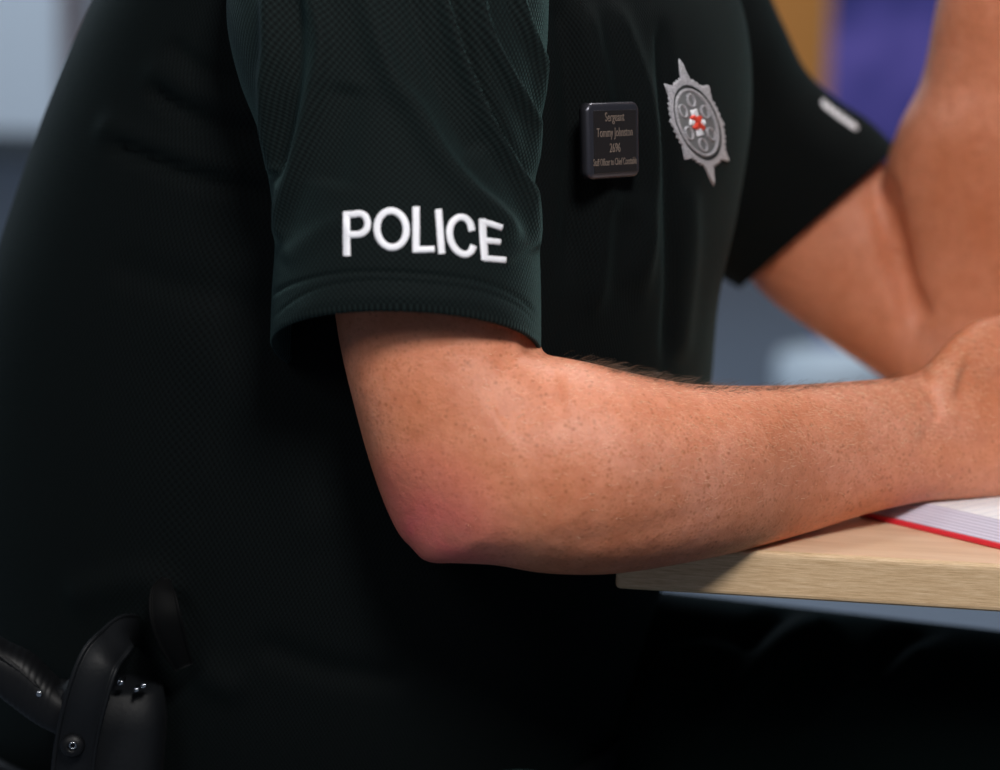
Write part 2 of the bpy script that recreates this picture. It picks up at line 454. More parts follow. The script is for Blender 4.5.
far_fore = [
    (905, 404, 1000, 408, 0.38, 0.028, 0),
    (884, 375, 1035, 385, 0.38, 0.042, 0),
    (888, 330, 1060, 335, 0.375, 0.050, 0),
    (890, 260, 1075, 265, 0.365, 0.052, 0),
    (882, 190, 1080, 195, 0.350, 0.052, 0),
    (898, 130, 1082, 135, 0.335, 0.050, 0),
    (922, 80, 1080, 80, 0.325, 0.046, 0),
    (936, 10, 1078, 10, 0.31, 0.042, 0),
    (952, -70, 1070, -70, 0.295, 0.034, 0),
    (965, -130, 1065, -130, 0.285, 0.027, 0),
    (955, -180, 1075, -180, 0.28, 0.023, 0),
    (950, -240, 1085, -240, 0.27, 0.022, 0),
    (960, -300, 1080, -300, 0.26, 0.018, 0)]
YAW = R(-22)                     # chest turned a little to the camera
fd = np.array((math.cos(YAW), math.sin(YAW), 0)); sd = np.array((-math.sin(YAW), math.cos(YAW), 0))
def torso_rings(table_, n, nr, shrink=1.0):
    """table_: (row, left px, right px, centre depth, half width, exponent)"""
    out = []
    for py, l, r_, Yc, hb, p in cat_rom(table_, nr):
        cx = (l + r_) / 2; c = P(cx, py, Yc); a = 0.2
        for _ in range(10):
            rg = ring(c, fd * a, sd * hb, 120, p); q = proj(rg)[:, 0]
            a *= (r_ - l) / (q.max() - q.min())
            q = proj(ring(c, fd * a, sd * hb, 120, p))[:, 0]
            c = c + np.array((((l + r_) / 2 - (q.min() + q.max()) / 2) / F * 1.4, 0, 0))
        out.append(ring(c, fd * a * shrink, sd * hb * shrink, n, p))
    return out
TORSO = [  # row, left, right, depth, half width, exponent
    (-330, 345, 560, 0.20, 0.062, 2.0),
    (-265, 330, 565, 0.20, 0.072, 2.1),
    (-225, 270, 590, 0.20, 0.115, 2.1),
    (-160, 195, 660, 0.20, 0.160, 2.2),
    (-60, 130, 715, 0.20, 0.180, 2.3),
    (10, 90, 745, 0.20, 0.186, 2.3),
    (100, 51, 752, 0.20, 0.188, 2.3),
    (200, 14, 738, 0.20, 0.190, 2.3),
    (290, -14, 719, 0.20, 0.192, 2.4),
    (385, -30, 710, 0.20, 0.194, 2.4),
    (480, -36, 694, 0.20, 0.194, 2.4),
    (560, -34, 668, 0.20, 0.192, 2.4),
    (630, -36, 645, 0.20, 0.188, 2.4),
    (690, -32, 628, 0.20, 0.182, 2.4),
    (730, -34, 615, 0.20, 0.175, 2.4)]
hipc = P(300, 770, 0.20)
def leg_path(side):
    k = 0.105 * side
    dz = 0.008 if side > 0 else -0.035
    hip = hipc + sd * k + np.array((0.02, 0, -0.01 + dz))
    knee = hip + fd * 0.47 + sd * 0.05 * side; knee[2] = 0.575 + dz
    ank = knee + fd * 0.03; ank = np.array((ank[0], ank[1], 0.10))
    return hip, knee, ank
body_parts = [loft(pix_tube(upper_arm, 60, 56)), loft(pix_tube(fore_arm, 110, 56)),
              loft(pix_tube(far_upper, 40, 44)), loft(pix_tube(far_fore, 60, 44)),
              loft(torso_rings(TORSO, 80, 40, 0.93))]
for s in (-1, 1):
    h, k, a = leg_path(s)
    body_parts.append(round_tube([h, h * .5 + k * .5, k], [0.085, 0.072, 0.055], 24))
    body_parts.append(round_tube([k, k * .6 + a * .4, a], [0.052, 0.05, 0.035], 20))
    ft = a + fd * 0.14; ft[2] = 0.055
    body_parts.append(round_tube([a - fd * .02 - (0, 0, .04), a * .4 + ft * .6 - (0, 0, .02), ft], [0.032, 0.034, 0.022], 16))
# near hand: four fingers curling away round the palm, thumb on top
def W(px, py, Y): return P(px, py, Y)
for (x0, y0, x1, y1, ln, rr) in ((1112, 358, 1176, 372, 1.0, .0098), (1122, 394, 1190, 408, 1.05, .0100),
                                 (1122, 430, 1186, 444, 1.0, .0096), (1112, 464, 1166, 478, .86, .0084)):
    k0, k1 = W(x0 - 60, y0, .122), W(x0 + 8, y0 + 2, .128); k2 = W(x1, y1, .148 + .006 * ln)
    k3 = k2 + np.array((-.012, .026, -.006)) * ln; k4 = k3 + np.array((-.021, .004, -.003)) * ln
    body_parts.append(round_tube([k0, k1, k2, k3, k4], [rr * 1.05, rr * 1.15, rr, rr * .93, rr * .78], 18))
t0, t1 = W(1005, 360, .118), W(1070, 335, .150); t2 = W(1128, 345, .178); t3 = W(1160, 366, .19)
body_parts.append(round_tube([t0, t1, t2, t3], [.017, .0135, .0115, .009], 18))
# far hand above the frame, loosely raised
for i in range(4):
    b0 = W(965 + i * 32, -280, .262 + .0 * i); b1 = W(962 + i * 34, -345, .25); b2 = b1 + np.array((.004, -.022, .028))
    b3 = b2 + np.array((.004, -.024, .004)); rr = (.0096, .0098, .0094, .0082)[i]
    body_parts.append(round_tube([b0, b1, b2, b3], [rr * 1.1, rr, rr * .93, rr * .8], 14))
body_parts.append(round_tube([W(965, -190, .27), W(930, -240, .262), W(912, -290, .25)], [.015, .012, .009], 14))
# neck and head (above the frame)
nk = P(452, -330, 0.20); hd = nk + fd * 0.055 + np.array((0, 0, 0.115))
body_parts.append(round_tube([nk - (0, 0, .10), nk, hd - (0, 0, .02)], [0.066, 0.060, 0.058], 28))
def ellipsoid(c, a, b, h, tw=0.0, n=28, m=20):
    rings = []
    for j in range(1, m):
        th = math.pi * j / m
        rings.append(ring(c + np.array((0, 0, -h * math.cos(th))), fd * a * math.sin(th), sd * b * math.sin(th), n))
    return loft(rings)
body_parts += [ellipsoid(hd + (0, 0, .045), .098, .077, .092), ellipsoid(hd + fd * .035 - (0, 0, .02), .062, .058, .088),
               round_tube([hd + fd * .098 + (0, 0, .035), hd + fd * .118 + (0, 0, .002)], [.008, .013], 14),
               round_tube([hd + fd * .088 + sd * .025 - (0, 0, .038), hd + fd * .097 - (0, 0, .036), hd + fd * .088 - sd * .025 - (0, 0, .038)], [.005, .008, .005], 12)]
for s in (-1, 1):
    body_parts.append(round_tube([hd + sd * s * .077 - fd * .01 + (0, 0, .03), hd + sd * s * .086 - fd * .018 + (0, 0, .015), hd + sd * s * .076 - (0, 0, .015)], [.009, .011, .007], 12))
V, Fs = join(body_parts)
person = remeshed('person', V, Fs, 0.0027, 5, m_skin)
tag(person, 'person in a dark green uniform polo shirt sitting with one forearm on the table', 'person')
def relax(me, pts_mask, iters):
    co = getco(me); ed = np.empty(len(me.edges) * 2, int); me.edges.foreach_get('vertices', ed); ed = ed.reshape(-1, 2)
    deg = np.bincount(ed.ravel(), minlength=len(co))[:, None]
    q = proj(co); no = getno(me); v = CAMLOC - co; v /= np.linalg.norm(v, axis=1)[:, None]
    wgt = np.zeros(len(co))
    for cx, cy, rx, ry in pts_mask:
        wgt = np.maximum(wgt, np.clip(1.6 - 1.6 * np.hypot((q[:, 0] - cx) / rx, (q[:, 1] - cy) / ry), 0, 1))
    wgt *= np.clip((v * no).sum(1) * 2.5 - .6, 0, 1) * (co[:, 1] < .1)
    for _ in range(iters):
        acc = np.zeros_like(co)
        for k in range(3):
            acc[:, k] = np.bincount(ed[:, 0], co[ed[:, 1], k], len(co)) + np.bincount(ed[:, 1], co[ed[:, 0], k], len(co))
        co = co + (acc / deg - co) * wgt[:, None] * .9
    setco(me, co)
relax(person.data, [(500, 430, 120, 110), (430, 510, 60, 50)], 140)
# muscle hollows, tendons and creases of the skin
folds(person.data, [
    ([(520, 330), (531, 343), (540, 352)], -0.0022, 7, 5),
    ([(495, 366), (515, 353), (537, 348)], -0.0010, 8, 9),
    ([(500, 425), (530, 405), (570, 395)], -0.0020, 26, 30),
    ([(600, 470), (700, 455), (800, 440), (880, 430)], 0.0010, 40, 40),
    ([(560, 545), (640, 530), (720, 508)], -0.0006, 10, 10),
    ([(915, 366), (926, 378), (936, 400), (940, 425)], -0.0030, 7, 7),
    ([(920, 430), (950, 440), (1000, 450)], -0.0018, 14, 14),
    ([(905, 378), (915, 395), (925, 425), (928, 455)], -0.0009, 8, 8),
    ([(955, 372), (1000, 385), (1040, 390)], -0.0065, 22, 20),
], ymax=0.2)
folds(person.data, [([(880, 170), (893, 220), (905, 280), (930, 330)], -0.006, 14, 10)], ymin=0.2)

def rest_on(me, org, ax, ay, w_, d_, top, thick, ylim):
    """soft flesh flattens against what carries it"""
    co = getco(me); d = co - org; lx, ly = d @ ax, d @ ay
    m_ = (lx > -.002) & (lx < w_) & (ly > -.0015) & (ly < d_) & (co[:, 2] < top) & (co[:, 2] > top - thick - .06) & (co[:, 1] < ylim)
    up_ = top - co[:, 2]; fw = ly + .0015; lf = lx + .002
    u = m_ & (up_ <= fw) & (up_ <= lf); f_ = m_ & ~u & (fw <= lf); l_ = m_ & ~u & ~f_
    co[u, 2] = top + .0002; co[f_] -= ay * fw[f_][:, None]; co[l_] -= ax * lf[l_][:, None]; setco(me, co)
ny = np.array((-nx[1], nx[0], 0))
rest_on(person.data, tc, ux, uy, TW, TD, TZ, TT, .3)
rest_on(person.data, nb0 + ny * .008, nx, ny, NW, ND - .008, TZ + .0109, 0, .3)

# ------------------------------------------------------------------ uniform shirt
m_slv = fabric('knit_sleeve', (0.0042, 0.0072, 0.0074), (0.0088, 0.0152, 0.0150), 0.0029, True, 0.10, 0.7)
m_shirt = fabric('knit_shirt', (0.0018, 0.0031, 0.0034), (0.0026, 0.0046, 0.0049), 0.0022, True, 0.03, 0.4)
m_trs = fabric('uniform_trousers', (0.0030, 0.0080, 0.0075), None, sheen=0.08, holes=False)
def uv_loft(me, nseg, nring, lu, lv):
    """metres of cloth round and along a lofted tube"""
    uvl = me.uv_layers.new(name='UVMap'); lo = np.empty(len(me.loops), int); me.loops.foreach_get('vertex_index', lo)
    uv = np.zeros((len(lo), 2)); ci = lo % nseg; ri = np.minimum(lo // nseg, nring)
    uv[:, 0] = ci / nseg * lu; uv[:, 1] = ri / nring * lv
    # the seam: the last column wraps round
    tot = np.empty(len(me.polygons), int); st = np.empty(len(me.polygons), int)
    me.polygons.foreach_get('loop_total', tot); me.polygons.foreach_get('loop_start', st)
    for s, t in zip(st, tot):
        c = ci[s:s + t]
        if c.max() - c.min() > nseg / 2: uv[s:s + t, 0][c < nseg / 2] += lu
    uvl.data.foreach_set('uv', uv.ravel())
shirt_rows = [r for r in TORSO if -265 <= r[0] <= 735]
n, nr = 300, 190
rg = torso_rings(shirt_rows, n, nr)
bt = [rg[-1] * (1 - k) + rg[-1].mean(0) * k for k in (0.03, 0.3)]
tp = [rg[0] * (1 - k) + rg[0].mean(0) * k + (0, 0, 0.004) for k in (0.10, 0.05, 0.02)]
V, Fs = loft(tp + rg + bt, cap=False, flip=True)
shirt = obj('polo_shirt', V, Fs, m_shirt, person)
shirt['label'] = 'dark green knitted uniform polo shirt'
uv_loft(shirt.data, n, nr + 5, 1.25, 0.62)
folds(shirt.data, [
    ([(100, 140), (140, 156), (190, 176), (240, 190), (290, 200)], -0.005, 7, 10),
    ([(90, 122), (140, 140), (200, 160), (260, 172)], 0.0035, 12, 14),
    ([(145, 85), (175, 108), (215, 126), (265, 140)], -0.005, 6, 9),
    ([(140, 60), (190, 88), (240, 105), (265, 118)], 0.003, 14, 12),
    ([(165, 40), (200, 68), (240, 85)], -0.003, 8, 8),
    ([(240, 350), (225, 420), (205, 500), (185, 580), (175, 640)], -0.0010, 3, 3),
    ([(100, 260), (170, 285), (240, 300), (300, 330)], -0.0025, 14, 20),
    ([(60, 600), (110, 585), (150, 580), (175, 605)], 0.004, 20, 16),
    ([(170, 610), (190, 650), (215, 680), (250, 690)], 0.004, 16, 18),
    ([(250, 640), (330, 670), (420, 680)], -0.003, 14, 14),
    ([(160, 300), (260, 420), (330, 560)], 0.002, 30, 30),
    ([(578, -10), (590, 40), (600, 90), (603, 150), (598, 260), (590, 330)], 0.0055, 9, 11),
    ([(556, -10), (566, 60), (572, 160), (566, 300)], -0.005, 9, 9),
    ([(605, -10), (626, 40), (643, 90), (650, 150), (647, 210), (640, 330)], 0.005, 9, 10),
    ([(660, 10), (662, 80), (668, 180), (670, 280), (664, 380)], -0.004, 5, 7),
    ([(690, 180), (690, 260), (680, 370)], 0.003, 12, 9),
    ([(600, 195), (625, 200), (640, 230), (628, 300)], 0.0035, 12, 12),
], ymax=0.42)

def sleeve(name, secs, nr, n, thick, lu, lv, m, parent):
    S = pix_tube(secs, nr, n, 2.15)
    c = S[-1].mean(0); inner = []
    ax = S[-1].mean(0) - S[-6].mean(0); ax /= np.linalg.norm(ax)
    for k, (sc_, dz) in enumerate(((0.992, .0012), (0.978, .0012), (0.965, 0.0))):
        inner.append(c + (S[-1] - c) * sc_ + ax * dz)
    for j in range(2, 40, 3):
        cj = S[-j].mean(0); inner.append(cj + (S[-j] - cj) * 0.955)
    top = [S[0].mean(0) + (S[0] - S[0].mean(0)) * k for k in (.02, .5, .85)]
    V, Fs = loft(top + S + inner, cap=False)
    o = obj(name, V, Fs, m, parent); uv_loft(o.data, n, nr, lu, lv); return o
near_sl = [
    (330, -215, 470, -215, 0.085, 0.030, 0), (285, -180, 510, -178, 0.070, 0.055, 0),
    (255, -110, 540, -105, 0.045, 0.072, 0),
    (233, -40, 548, -35, 0.028, 0.076, 2), (228, 20, 548, 30, 0.018, 0.076, 5),
    (240, 80, 543, 90, 0.010, 0.076, 10), (260, 135, 537, 140, 0.003, 0.076, 16),
    (271, 190, 535, 190, -0.004, 0.076, 22), (276, 240, 539, 240, -0.011, 0.076, 27),
    (273, 295, 541, 295, -0.018, 0.075, 32), (271, 345, 541, 353, -0.024, 0.073, 38)]
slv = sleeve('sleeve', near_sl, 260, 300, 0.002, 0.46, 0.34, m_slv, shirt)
HEM = [(255, 320), (274, 293), (308, 279), (352, 272), (410, 273), (478, 281), (522, 300), (545, 330)]
HEM2 = [(265, 326), (290, 303), (320, 288), (362, 281), (410, 282), (478, 291), (522, 309), (545, 340)]
folds(slv.data, [
    ([(500, -60), (519, 14), (538, 68), (541, 130), (536, 190)], 0.0065, 5, 6),
    ([(470, -60), (482, 20), (502, 68), (526, 112), (534, 140), (537, 190)], 0.0068, 6, 5),
    ([(430, -60), (455, 44), (473, 92), (492, 136), (516, 177), (536, 222), (541, 260)], 0.0078, 7, 5),
    ([(440, -60), (464, 30), (484, 92), (508, 145), (528, 185)], -0.0049, 6, 6),
    ([(350, -60), (390, 68), (417, 109), (441, 153), (468, 187), (498, 215), (525, 250)], 0.0056, 14, 9),
    ([(400, -40), (430, 60), (455, 120), (480, 160)], -0.0041, 12, 12),
    ([(300, -40), (322, 34), (315, 95), (298, 163), (281, 218), (276, 250)], 0.0056, 12, 8),
    ([(268, -40), (271, 44), (268, 85), (271, 153), (274, 180)], 0.0056, 8, 8),
    ([(295, -30), (296, 60), (288, 120), (276, 190)], -0.0049, 9, 9),
    ([(280, 262), (320, 232), (350, 218)], 0.0016, 12, 10),
    ([(500, 262), (520, 250), (540, 240)], 0.0016, 7, 7),
    ([(350, 80), (340, 140), (330, 190)], -0.0032, 20, 20),
    (HEM, -0.0011, 2.6, 2.2), (HEM2, -0.0007, 1.8, 1.8),
    ([(285, 318), (330, 300), (400, 296), (480, 303), (528, 325)], 0.0012, 9, 9),
], ymax=0.03)
far_sl = [
    (610, -190, 540, -90, 0.28, 0.05, 0), (675, -135, 550, 20, 0.32, 0.066, 0), (742, -60, 585, 110, 0.375, 0.070, 0),
    (782, 22, 630, 175, 0.385, 0.072, 0), (806, 70, 672, 225, 0.392, 0.070, 0),
    (838, 100, 700, 262, 0.397, 0.068, 0), (868, 120, 722, 278, 0.40, 0.066, 0), (896, 147, 738, 288, 0.40, 0.063, 0)]
fsl = sleeve('sleeve', far_sl, 110, 180, 0.002, 0.42, 0.30, m_shirt, shirt)
folds(fsl.data, [([(700, 60), (740, 120), (760, 200)], -0.005, 16, 14), ([(760, 10), (800, 90), (810, 170)], 0.003, 16, 16)], ymin=0.2)
# collar (above the frame)
cr = [ring(rg[0].mean(0) + (0, 0, z), fd * a, sd * b, 60) for z, a, b in ((-.004, .085, .08), (.02, .078, .074), (.035, .074, .070), (.033, .080, .076), (.012, .092, .088), (-.006, .100, .095), (-.028, .112, .108))]
V, Fs = loft(cr, cap=False); obj('collar', V, Fs, m_shirt, shirt)

# embroidery, laid as real raised thread on the cloth
m_thr = mat('white_thread', (0.88, 0.88, 0.93), 0.45, 0.0, Sheen_Weight=0.3)
def stroke(bvh, pts, wpx, hgt, closed=False, pitch=0.9, n_=None):
    pts = np.array(pts, float)
    if closed: pts = np.vstack((pts, pts[:1]))
    sg = np.hypot(*(pts[1:] - pts[:-1]).T); L_ = sg.sum(); n = n_ or max(6, int(L_ / pitch))
    cum = np.concatenate(((0,), np.cumsum(sg))) / L_
    t = np.linspace(0, 1, n + 1)[: n if closed else n + 1]
    q = np.column_stack([np.interp(t, cum, pts[:, i]) for i in (0, 1)])
    V, Fs = [], []
    prof = [(-1, -.3), (-.92, .45), (-.55, .85), (0, 1), (.55, .85), (.92, .45), (1, -.3)]; k = len(prof)
    for i in range(len(q)):
        if closed: d = q[(i + 1) % n] - q[i - 1]
        else: d = q[min(i + 1, len(q) - 1)] - q[max(i - 1, 0)]
        d = d / np.hypot(*d); nn = np.array((-d[1], d[0]))
        jit = 1 + (0.05 if i % 2 else -0.03) + random.uniform(-.03, .03); hh = hgt * (1.0 if i % 2 else 0.72)
        for s, h in prof:
            p, _ = on_surface(bvh, *(q[i] + nn * s * wpx / 2 * jit), hh * h)
            if p is None: p = V[-1] if V else np.zeros(3)
            V.append(p)
    m_ = len(q)
    for i in range(m_ if closed else m_ - 1):
        a, b = i * k, ((i + 1) % m_) * k
        for j in range(k - 1): Fs.append((a + j, a + j + 1, b + j + 1, b + j))
    if not closed: Fs += [tuple(range(k))[::-1], tuple((m_ - 1) * k + j for j in range(k))]
    return V, Fs
def S5(pts): return [(320 + x / 4.762, 190 + y / 4.762) for x, y in pts]
def sm(pts, k=6): return [tuple(p) for p in cat_rom(pts, k * len(pts))]
b = bvh_of(slv)
oval = [(341 + 70 * math.cos(a) + 3 * math.sin(a), 186 + 87 * math.sin(a)) for a in np.linspace(0, 2 * math.pi, 48, endpoint=False)]
letters = [
    stroke(b, S5([(126, 103), (126, 200), (127, 315)]), 7.6, .0008),
    stroke(b, S5(sm([(126, 117), (160, 115), (190, 112), (214, 124), (226, 152), (222, 184), (200, 206), (170, 212), (128, 212)])), 7.0, .0008),
    stroke(b, S5(oval), 7.2, .0008, True),
    stroke(b, S5([(457, 79), (458, 180), (457, 298)]), 7.4, .0008),
    stroke(b, S5([(450, 284), (500, 283), (545, 281)]), 6.6, .0008),
    stroke(b, S5([(564, 92), (572, 200), (580, 304)]), 7.2, .0008),
    stroke(b, S5(sm([(724, 196), (714, 158), (692, 134), (664, 130), (637, 146), (620, 178), (618, 216), (630, 258), (656, 292), (690, 307), (718, 294), (731, 264)])), 7.0, .0008),
    stroke(b, S5([(773, 137), (777, 230), (786, 334)]), 7.4, .0008),
    stroke(b, S5([(768, 150), (820, 164), (866, 180)]), 6.4, .0008),
    stroke(b, S5([(782, 240), (820, 243), (857, 249)]), 6.2, .0008),
    stroke(b, S5([(782, 325), (830, 329), (885, 334)]), 6.4, .0008)]
V, Fs = join(letters)
o = obj('sleeve_lettering', V, Fs, m_thr, slv); o.parent = shirt; o['label'] = 'white embroidered lettering'
# the far sleeve's lettering, seen almost edge-on
b = bvh_of(fsl)
V, Fs = join([stroke(b, [(822 + i * 6.0, 103.5 + i * 4.6), (824 + i * 6.0, 100.5 + i * 4.6)], 3.0, .0010, n_=5) for i in range(6)]
             + [stroke(b, [(823, 104), (838, 116), (857, 129)], 4.0, .0010, n_=14)])
o = obj('sleeve_lettering', V, Fs, m_thr, shirt); o['label'] = 'white lettering seen edge-on'

# breast crest: eight-pointed star, wreath ring, six small emblems and a red cross
m_sil = mat('silver_thread', (0.43, 0.42, 0.45), 0.5, 0.0, Sheen_Weight=0.4)
L(m_sil, ramp(m_sil, noise(m_sil, coords(m_sil), 1300, 2), [(0.38, (0.20, 0.20, 0.22)), (0.62, (0.52, 0.50, 0.54))]), bsdf(m_sil).inputs['Base Color'])
m_gry = mat('grey_thread', (0.17, 0.175, 0.18), 0.6)
m_drk = mat('dark_thread', (0.02, 0.024, 0.025), 0.7)
m_crs = mat('red_thread', (0.75, 0.06, 0.03), 0.6)
b = bvh_of(shirt)
CC = np.array((696.0, 122.5)); Uv = np.array((-13, -48.0)); Hv = np.array((27.5, 1.0))
def cx_(x, y): return tuple(CC + Hv * x + Uv * y)
def sheet(poly_r, off, nrad=10, nang=144, r0=0.0):
    V, Fs = [], []
    for i in range(nrad + 1):
        for j in range(nang):
            a = 2 * math.pi * j / nang; R1 = poly_r(a); rr = r0 + (R1 - r0) * i / nrad
            hgt = off * (1.0 if (j % 2) else 0.7) if 0 < i < nrad else (-.0005 if i == nrad else off * .5)
            p, _ = on_surface(b, *cx_(rr * math.sin(a), rr * math.cos(a)), hgt)
            V.append(p if p is not None else V[-1])
    for i in range(nrad):
        for j in range(nang):
            k = (j + 1) % nang; Fs.append((i * nang + j, (i + 1) * nang + j, (i + 1) * nang + k, i * nang + k))
    return V, Fs
def star_r(a):
    d = a / (math.pi / 4); fr = abs(d - round(d)); main = round(d) % 4 == 0; mid = round(d) % 2 == 0
    tip = 1.36 if main else (1.0 if mid else 1.14)
    return max(0.92 + 0.035 * math.sin(a * 48), tip - fr * (2.2 if main else 1.0))
crest_bits = [(sheet(star_r, .0012, r0=0.76), m_sil), (sheet(lambda a: 0.78, .0006), m_gry),
              (sheet(lambda a: 0.80, .0014, 3, r0=0.73), m_drk)]
ringp = lambda r_, n=60: [cx_(r_ * math.sin(a), r_ * math.cos(a)) for a in np.linspace(0, 2 * math.pi, n, endpoint=False)]
crest_bits.append((stroke(b, ringp(.68), 3.0, .0016, True), m_sil))
for k in range(6):
    a = math.pi / 3 * k; ex, ey = .46 * math.sin(a), .46 * math.cos(a)
    crest_bits.append((stroke(b, [cx_(ex + .13 * math.sin(t), ey + .13 * math.cos(t)) for t in np.linspace(0, 2 * math.pi, 14, endpoint=False)], 2.0, .0016, True), m_sil))
for a in (0, math.pi / 2, math.pi, -math.pi / 2):
    crest_bits.append((stroke(b, [cx_(.12 * math.sin(a), .12 * math.cos(a)), cx_(.27 * math.sin(a), .27 * math.cos(a))], 7.0, .002), m_thr))
for a in (math.pi / 4, -math.pi / 4):
    crest_bits.append((stroke(b, [cx_(.19 * math.sin(a), .19 * math.cos(a)), cx_(-.19 * math.sin(a), -.19 * math.cos(a))], 5.5, .0026), m_crs))
mats_ = [m_sil, m_gry, m_drk, m_thr, m_crs]; V, Fs, fm, o_ = [], [], [], 0
for (v_, f_), mm in crest_bits:
    V += list(v_); Fs += [tuple(i + o_ for i in ff) for ff in f_]; fm += [mats_.index(mm)] * len(f_); o_ += len(v_)
o = obj('crest', V, Fs, None, shirt, True, mats_, fm); o['label'] = 'silver embroidered star crest with a red cross at its centre'

# ------------------------------------------------------------------ name badge
m_bdg = mat('badge_black', (0.012, 0.010, 0.010), 0.32)
m_rim = mat('badge_rim', (0.07, 0.07, 0.085), 0.28, 0.75)
m_eng = mat('badge_engraving', (0.15, 0.115, 0.095), 0.5)
bc, bn = on_surface(b, 604, 140, 0.003)
yw = R(-40); bxn = np.array((math.cos(yw - math.pi / 2 + R(90 - 12)), math.sin(yw - math.pi / 2 + R(90 - 12)), 0))
def badge_frame():
    # the badge faces between straight out of the chest and the camera
    nrm = np.array((math.sin(R(44)), -math.cos(R(44)), 0.06)); nrm /= np.linalg.norm(nrm)
    xx = np.cross((0, 0, 1.0), nrm); xx /= np.linalg.norm(xx); yy = np.cross(nrm, xx); return xx, yy, nrm
xx, yy, nn_ = badge_frame()
ww, hh_ = abs(52 / (proj(bc + xx * .01) - proj(bc))[0] * .01), 76 / abs((proj(bc + yy * .01) - proj(bc))[1]) * .01
Mb = Matrix((xx.tolist(), yy.tolist(), nn_.tolist())).transposed().to_4x4(); Mb.translation = Vector((bc + nn_ * .004).tolist())
bm = bmesh.new(); box(bm, 0, 0, 0, ww, hh_, 0.006, 0.0)
es = [e for e in bm.edges if abs(e.verts[0].co.z - e.verts[1].co.z) > .001]
bmesh.ops.bevel(bm, geom=es, offset=.0045, segments=6, profile=.5, affect='EDGES')
es = [e for e in bm.edges if e.verts[0].co.z > .002 and e.verts[1].co.z > .002]
bmesh.ops.bevel(bm, geom=es, offset=.0022, segments=4, profile=.5, affect='EDGES')
badge = bmobj('name_badge', bm, m_rim, person, True); badge.matrix_world = Mb; badge['label'] = 'black name badge with four lines of small lettering'
bm = bmesh.new(); box(bm, 0.0006, -0.0006, .0031, ww - .0075, hh_ - .007, .0006, .0002)
pl = bmobj('badge_plate', bm, m_bdg, badge)
def text_mesh(lines, m, parent, name):
    parts = []
    for txt, size, y, sxx in lines:
        cu = bpy.data.curves.new('t', 'FONT'); cu.body = txt; cu.size = size; cu.align_x = 'CENTER'; cu.align_y = 'CENTER'; cu.extrude = .0001
        t = bpy.data.objects.new('t', cu); C.objects.link(t)
        me = eval_mesh(t); co = getco(me); co[:, 0] *= sxx; co[:, 1] += y; co[:, 2] += .0035
        parts.append((co, [tuple(p.vertices) for p in me.polygons])); bpy.data.objects.remove(t)
    V, Fs = join(parts); return obj(name, V, Fs, m, parent, False)
text_mesh([('Sergeant', .0066, .0118, ww * 16), ('Tommy Johnston', .0066, .0040, ww * 15), ('2696', .0066, -.0040, ww * 16),
           ('Staff Officer to Chief Constable', .0052, -.0110, ww * 12.5)], m_eng, badge, 'badge_lettering')

# ------------------------------------------------------------------ trousers, belt, boots, stool
tr = []
hp = [ring(hipc + (0, 0, dz) + fd * dx, fd * a, sd * bb, 60, 2.3) for dz, dx, a, bb in
      ((.045, -.012, .196, .176), (.0, -.016, .208, .182), (-.05, -.012, .19, .18), (-.10, 0, .14, .15), (-.125, 0, .06, .09))]
tr.append(loft(hp))
for s in (-1, 1):
    h, k, a = leg_path(s)
    tr.append(round_tube([h, h * .7 + k * .3, h * .35 + k * .65, k], [0.105, 0.098, 0.086, 0.074], 32))
    aa = a.copy(); aa[2] = .09
    tr.append(round_tube([k, k * .6 + aa * .4, aa], [0.073, 0.070, 0.060], 28))
V, Fs = join(tr)
trs = remeshed('trousers', V, Fs, 0.006, 10, m_trs, person)
trs['label'] = 'dark uniform trousers'
folds(trs.data, [([(650, 640), (700, 628), (760, 640)], -.006, 10, 12), ([(690, 760), (735, 700), (790, 640), (840, 625)], .006, 14, 14),
                 ([(780, 760), (860, 690), (940, 650)], .006, 14, 14), ([(740, 650), (770, 620), (800, 600)], -.007, 10, 10),
                 ([(870, 690), (900, 640), (950, 615)], -.007, 12, 12), ([(600, 760), (640, 700), (690, 660)], .006, 16, 16)])
m_lea = mat('black_leather', (0.0035, 0.0045, 0.006), 0.6, Specular_IOR_Level=0.3)
L(m_lea, bump(m_lea, noise(m_lea, coords(m_lea), 420, 4), 0.25, 0.0006), bsdf(m_lea).inputs['Normal'])
m_blk = mat('black_polymer', (0.0035, 0.004, 0.005), 0.5, Specular_IOR_Level=0.3)
m_dull = mat('dull_black', (0.0018, 0.002, 0.0022), 0.75, Specular_IOR_Level=0.12)
m_met = mat('bright_metal', (0.5, 0.52, 0.55), 0.22, 1.0)
brg = torso_rings([(706, -34, 622, .2, .184, 2.4), (725, -34, 616, .2, .181, 2.4), (750, -34, 608, .2, .178, 2.4)], 160, 5)
br = []
mids = [r_.mean(0) for r_ in brg]
for r_, c in zip(brg, mids): br.append(c + (r_ - c) * 1.035)
V, Fs = loft([mids[0] + (brg[0] - mids[0]) * .99] + br + [mids[-1] + (brg[-1] - mids[-1]) * .98], cap=False)
o = obj('belt', V, Fs, m_lea, person)
m_boot = mat('boot_leather', (0.015, 0.015, 0.016), 0.35)
for s in (-1, 1):
    h, k, a = leg_path(s); heel = a - fd * .035; toe = a + fd * .17
    bparts = [round_tube([heel + (0, 0, .0 - .04), (a + toe) / 2 - (0, 0, .045), toe - (0, 0, .058)], [.050, .046, .036], 20),
              round_tube([a - (0, 0, .03), a + (0, 0, .08)], [.050, .052], 20)]
    V, Fs = join(bparts); bt_ = remeshed('boot', V, Fs, .006, 4, m_boot, person)
    co = getco(bt_.data); co[:, 2] = np.maximum(co[:, 2], .001); setco(bt_.data, co)
m_seat = mat('stool_fabric', (0.03, 0.04, 0.07), 0.85)
stool = empty('stool', (hipc[0], hipc[1], 0), YAW)
